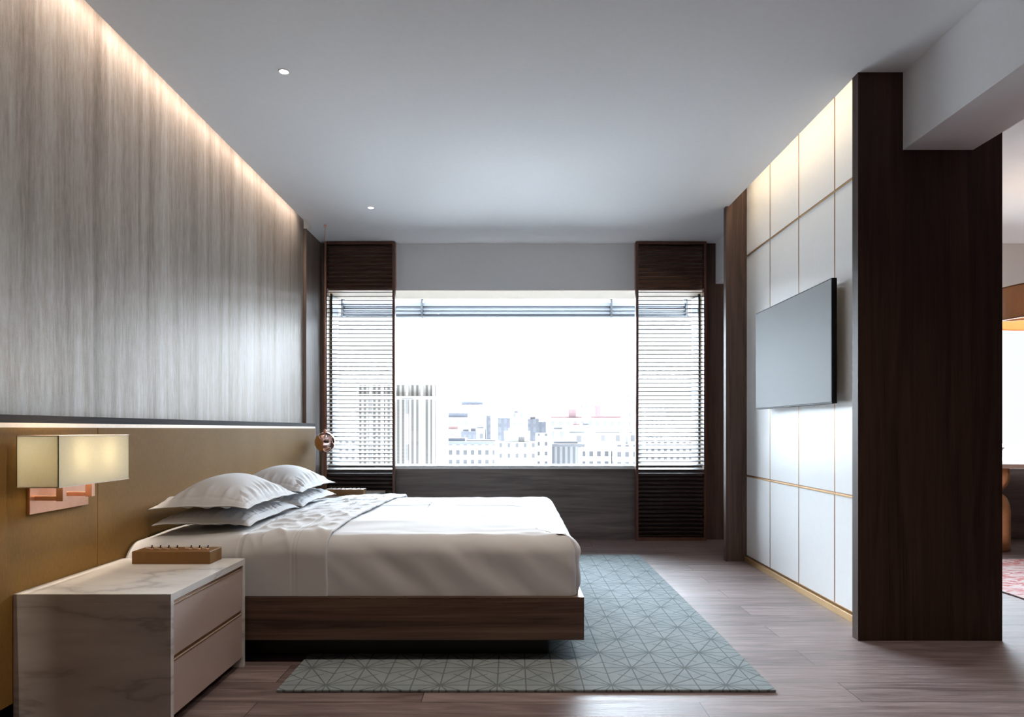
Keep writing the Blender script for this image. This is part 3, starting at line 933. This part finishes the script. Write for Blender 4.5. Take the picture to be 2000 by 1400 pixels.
# ------------------------------------------------------------------ the city outside
GZ0 = -45.0
city = box('ground', plain('pale_city_ground', (0.80, 0.80, 0.80), 0.9), (-900, 900, 25, 1900, GZ0 - 1, GZ0)); struct(city)
F = {
    'fins': facade('fin_tower_facade', (0.66, 0.64, 0.62), (0.24, 0.23, 0.22), 0.62, 400, 0.5, 1.0),
    'grid': facade('pale_grid_facade', (0.70, 0.70, 0.70), (0.16, 0.16, 0.17), 2.0, 2.6, 0.5, 0.5),
    'small': facade('small_window_facade', (0.72, 0.72, 0.72), (0.19, 0.19, 0.20), 2.0, 2.6, 0.35, 0.40),
    'glass': facade('blue_grey_glass_facade', (0.23, 0.235, 0.265), (0.25, 0.255, 0.285), 2.0, 3.0, 0.5, 0.6),
    'lines': facade('ribbed_facade', (0.42, 0.42, 0.43), (0.23, 0.225, 0.24), 1.5, 60, 0.5, 1.0),
    'far': facade('painted_haze_far_facade', (0.60, 0.60, 0.61), (0.27, 0.265, 0.28), 4.5, 6.0, 0.45, 0.5),  # distance haze put into the colours: pale, low-contrast windows
    'pink': facade('pink_facade', (0.40, 0.27, 0.28), (0.38, 0.27, 0.28), 3.0, 4.0, 0.4, 0.4),
    'white': facade('plain_white_facade', (0.78, 0.78, 0.78), (0.33, 0.325, 0.33), 5.0, 6.0, 0.3, 0.35),
    'blue_roof': plain('blue_grey_roof', (0.25, 0.265, 0.31), 0.8),
    'red_roof': plain('pink_red_roof', (0.42, 0.27, 0.27), 0.8),
    'grey_roof': plain('grey_roof', (0.27, 0.27, 0.285), 0.8),
}
K = 1350.0
def building(d, xa, xb, ytop, mat, label, depth=None, extras=(), roof=None, cat='building'):
    """d distance in metres; xa, xb, ytop: bearing and elevation measured in the survey frame (focal 1350, centre 1000/838)"""
    x0, x1 = (xa - 1000) * d / K, (xb - 1000) * d / K
    zt = 1.05 + (838 - ytop) * d / K
    dep = depth or max(8.0, (x1 - x0) * 0.8)
    t = thing('building', label, cat, ((x0 + x1) / 2, d, GZ0), 'buildings of the city beyond the window')
    hw = (x1 - x0) / 2
    box('body', F[mat], (-hw, hw, 0, dep, 0, zt - GZ0), t)
    if roof:
        box('roof', F[roof], (-hw - .3, hw + .3, -.3, dep + .3, zt - GZ0, zt - GZ0 + d * .004), t)
    for q, (ea, eb, etop, m) in enumerate(extras):
        a = (ea - 1000) * d / K - (x0 + x1) / 2; b = (eb - 1000) * d / K - (x0 + x1) / 2
        z1 = 1.05 + (838 - etop) * d / K - GZ0
        box('roof_block', F[m], (a, b, dep * (.25 + .06 * (q % 3)), dep * .7, zt - GZ0 + .01, z1), t)
    return t
# left tower with fins
tw = building(90, 700, 851, 752, 'fins', 'tall pale tower with vertical fins at left of the view', 18)
tx0, tx1 = (700 - 1000) * 90 / K, (851 - 1000) * 90 / K; tc_ = (tx0 + tx1) / 2
for px in (700, 725, 748, 771, 796, 825, 847):
    x = (px - 1000) * 90 / K - tc_
    box('fin', F['white'], (x - .14, x + .14, -.6, 0.0, 0, 1.05 + 87 * 90 / K - GZ0), tw)
box('cornice', F['white'], (tx0 - tc_, tx1 - tc_, -.7, -.02, 1.05 + (838 - 780) * 90 / K - GZ0, 1.05 + (838 - 774) * 90 / K - GZ0), tw)
building(190, 842, 968, 868, 'grid', 'wide low block with blue grey roof beside the fin tower', 26, [(846, 905, 856, 'blue_roof'), (908, 966, 860, 'blue_roof')], 'blue_roof')
building(170, 966, 1048, 864, 'small', 'white apartment block with rows of dark windows at centre', 17, [(984, 1036, 842, 'white'), (992, 1024, 836, 'white')])
building(240, 973, 996, 816, 'glass', 'slim grey tower behind the white apartment block', 14)
building(250, 1031, 1052, 818, 'glass', 'blue grey tower right of the white apartment block', 14, [(1036, 1046, 814, 'grey_roof')])
building(260, 1050, 1066, 824, 'glass', 'short grey tower leaning against the blue grey tower', 12)
building(185, 1050, 1078, 846, 'small', 'narrow white block beside the central apartments', 16)
building(200, 1077, 1140, 872, 'lines', 'ribbed grey block low in the right half of the view', 9, [(1082, 1130, 862, 'grey_roof')], 'grey_roof')
building(212, 1110, 1142, 846, 'white', 'white block with dark outlined roof box', 12, [(1113, 1140, 842, 'grey_roof')])
building(180, 1138, 1194, 876, 'grid', 'pale block with square windows at lower right', 12)
building(176, 1200, 1242, 868, 'grid', 'gridded pale block beside the right shutter', 20, [(1228, 1236, 838, 'white')])
building(230, 1160, 1245, 846, 'white', 'long white block with flat terraces at right', 16, [(1165, 1240, 843, 'grey_roof')])
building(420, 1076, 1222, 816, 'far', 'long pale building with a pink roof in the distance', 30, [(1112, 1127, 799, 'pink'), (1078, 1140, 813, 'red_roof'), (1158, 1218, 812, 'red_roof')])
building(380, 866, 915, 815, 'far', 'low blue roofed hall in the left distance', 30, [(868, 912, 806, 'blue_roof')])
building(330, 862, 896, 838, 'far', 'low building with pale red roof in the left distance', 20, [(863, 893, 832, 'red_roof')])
building(600, 898, 944, 790, 'far', 'lilac block with painted haze far on the left', 40, [(900, 942, 784, 'blue_roof')])
building(520, 974, 1024, 756, 'white', 'tall faint slab standing behind the centre', 25, [(974, 977, 753, 'grey_roof'), (985, 988, 753, 'grey_roof'), (1010, 1013, 753, 'grey_roof'), (1020, 1023, 753, 'grey_roof')])
building(285, 900, 930, 842, 'glass', 'grey roofed row of houses behind the wide low block', 14, [(903, 914, 838, 'grey_roof'), (918, 928, 836, 'grey_roof')])
building(300, 926, 948, 836, 'white', 'pale block with flat roof left of the small dark slab', 12, [(930, 944, 833, 'grey_roof')])
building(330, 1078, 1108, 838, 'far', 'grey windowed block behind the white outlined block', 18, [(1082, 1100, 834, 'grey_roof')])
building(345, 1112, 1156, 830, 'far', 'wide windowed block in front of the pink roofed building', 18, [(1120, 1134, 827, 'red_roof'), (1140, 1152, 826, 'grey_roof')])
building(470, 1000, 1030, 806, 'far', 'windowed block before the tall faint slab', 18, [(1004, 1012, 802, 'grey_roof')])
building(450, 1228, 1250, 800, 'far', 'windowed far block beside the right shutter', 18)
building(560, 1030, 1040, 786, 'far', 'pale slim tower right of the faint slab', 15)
building(300, 950, 958, 812, 'glass', 'small dark slab left of the slim grey tower', 10)
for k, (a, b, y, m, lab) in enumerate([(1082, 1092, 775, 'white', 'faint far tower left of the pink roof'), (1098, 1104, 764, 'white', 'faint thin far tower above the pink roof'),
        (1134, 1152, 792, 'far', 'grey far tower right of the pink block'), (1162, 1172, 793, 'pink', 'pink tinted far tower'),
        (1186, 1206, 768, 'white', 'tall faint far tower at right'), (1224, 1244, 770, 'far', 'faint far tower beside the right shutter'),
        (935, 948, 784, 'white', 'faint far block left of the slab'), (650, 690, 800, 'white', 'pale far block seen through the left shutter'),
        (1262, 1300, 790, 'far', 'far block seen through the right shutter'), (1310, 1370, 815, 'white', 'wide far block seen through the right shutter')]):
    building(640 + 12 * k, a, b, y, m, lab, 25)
building(220, 600, 700, 860, 'grid', 'low gridded block seen through the left shutter', 24)
building(220, 1262, 1380, 862, 'grid', 'low gridded block seen through the right shutter', 24)
building(260, 1880, 2120, 870, 'white', 'low white block seen from the next room', 30)
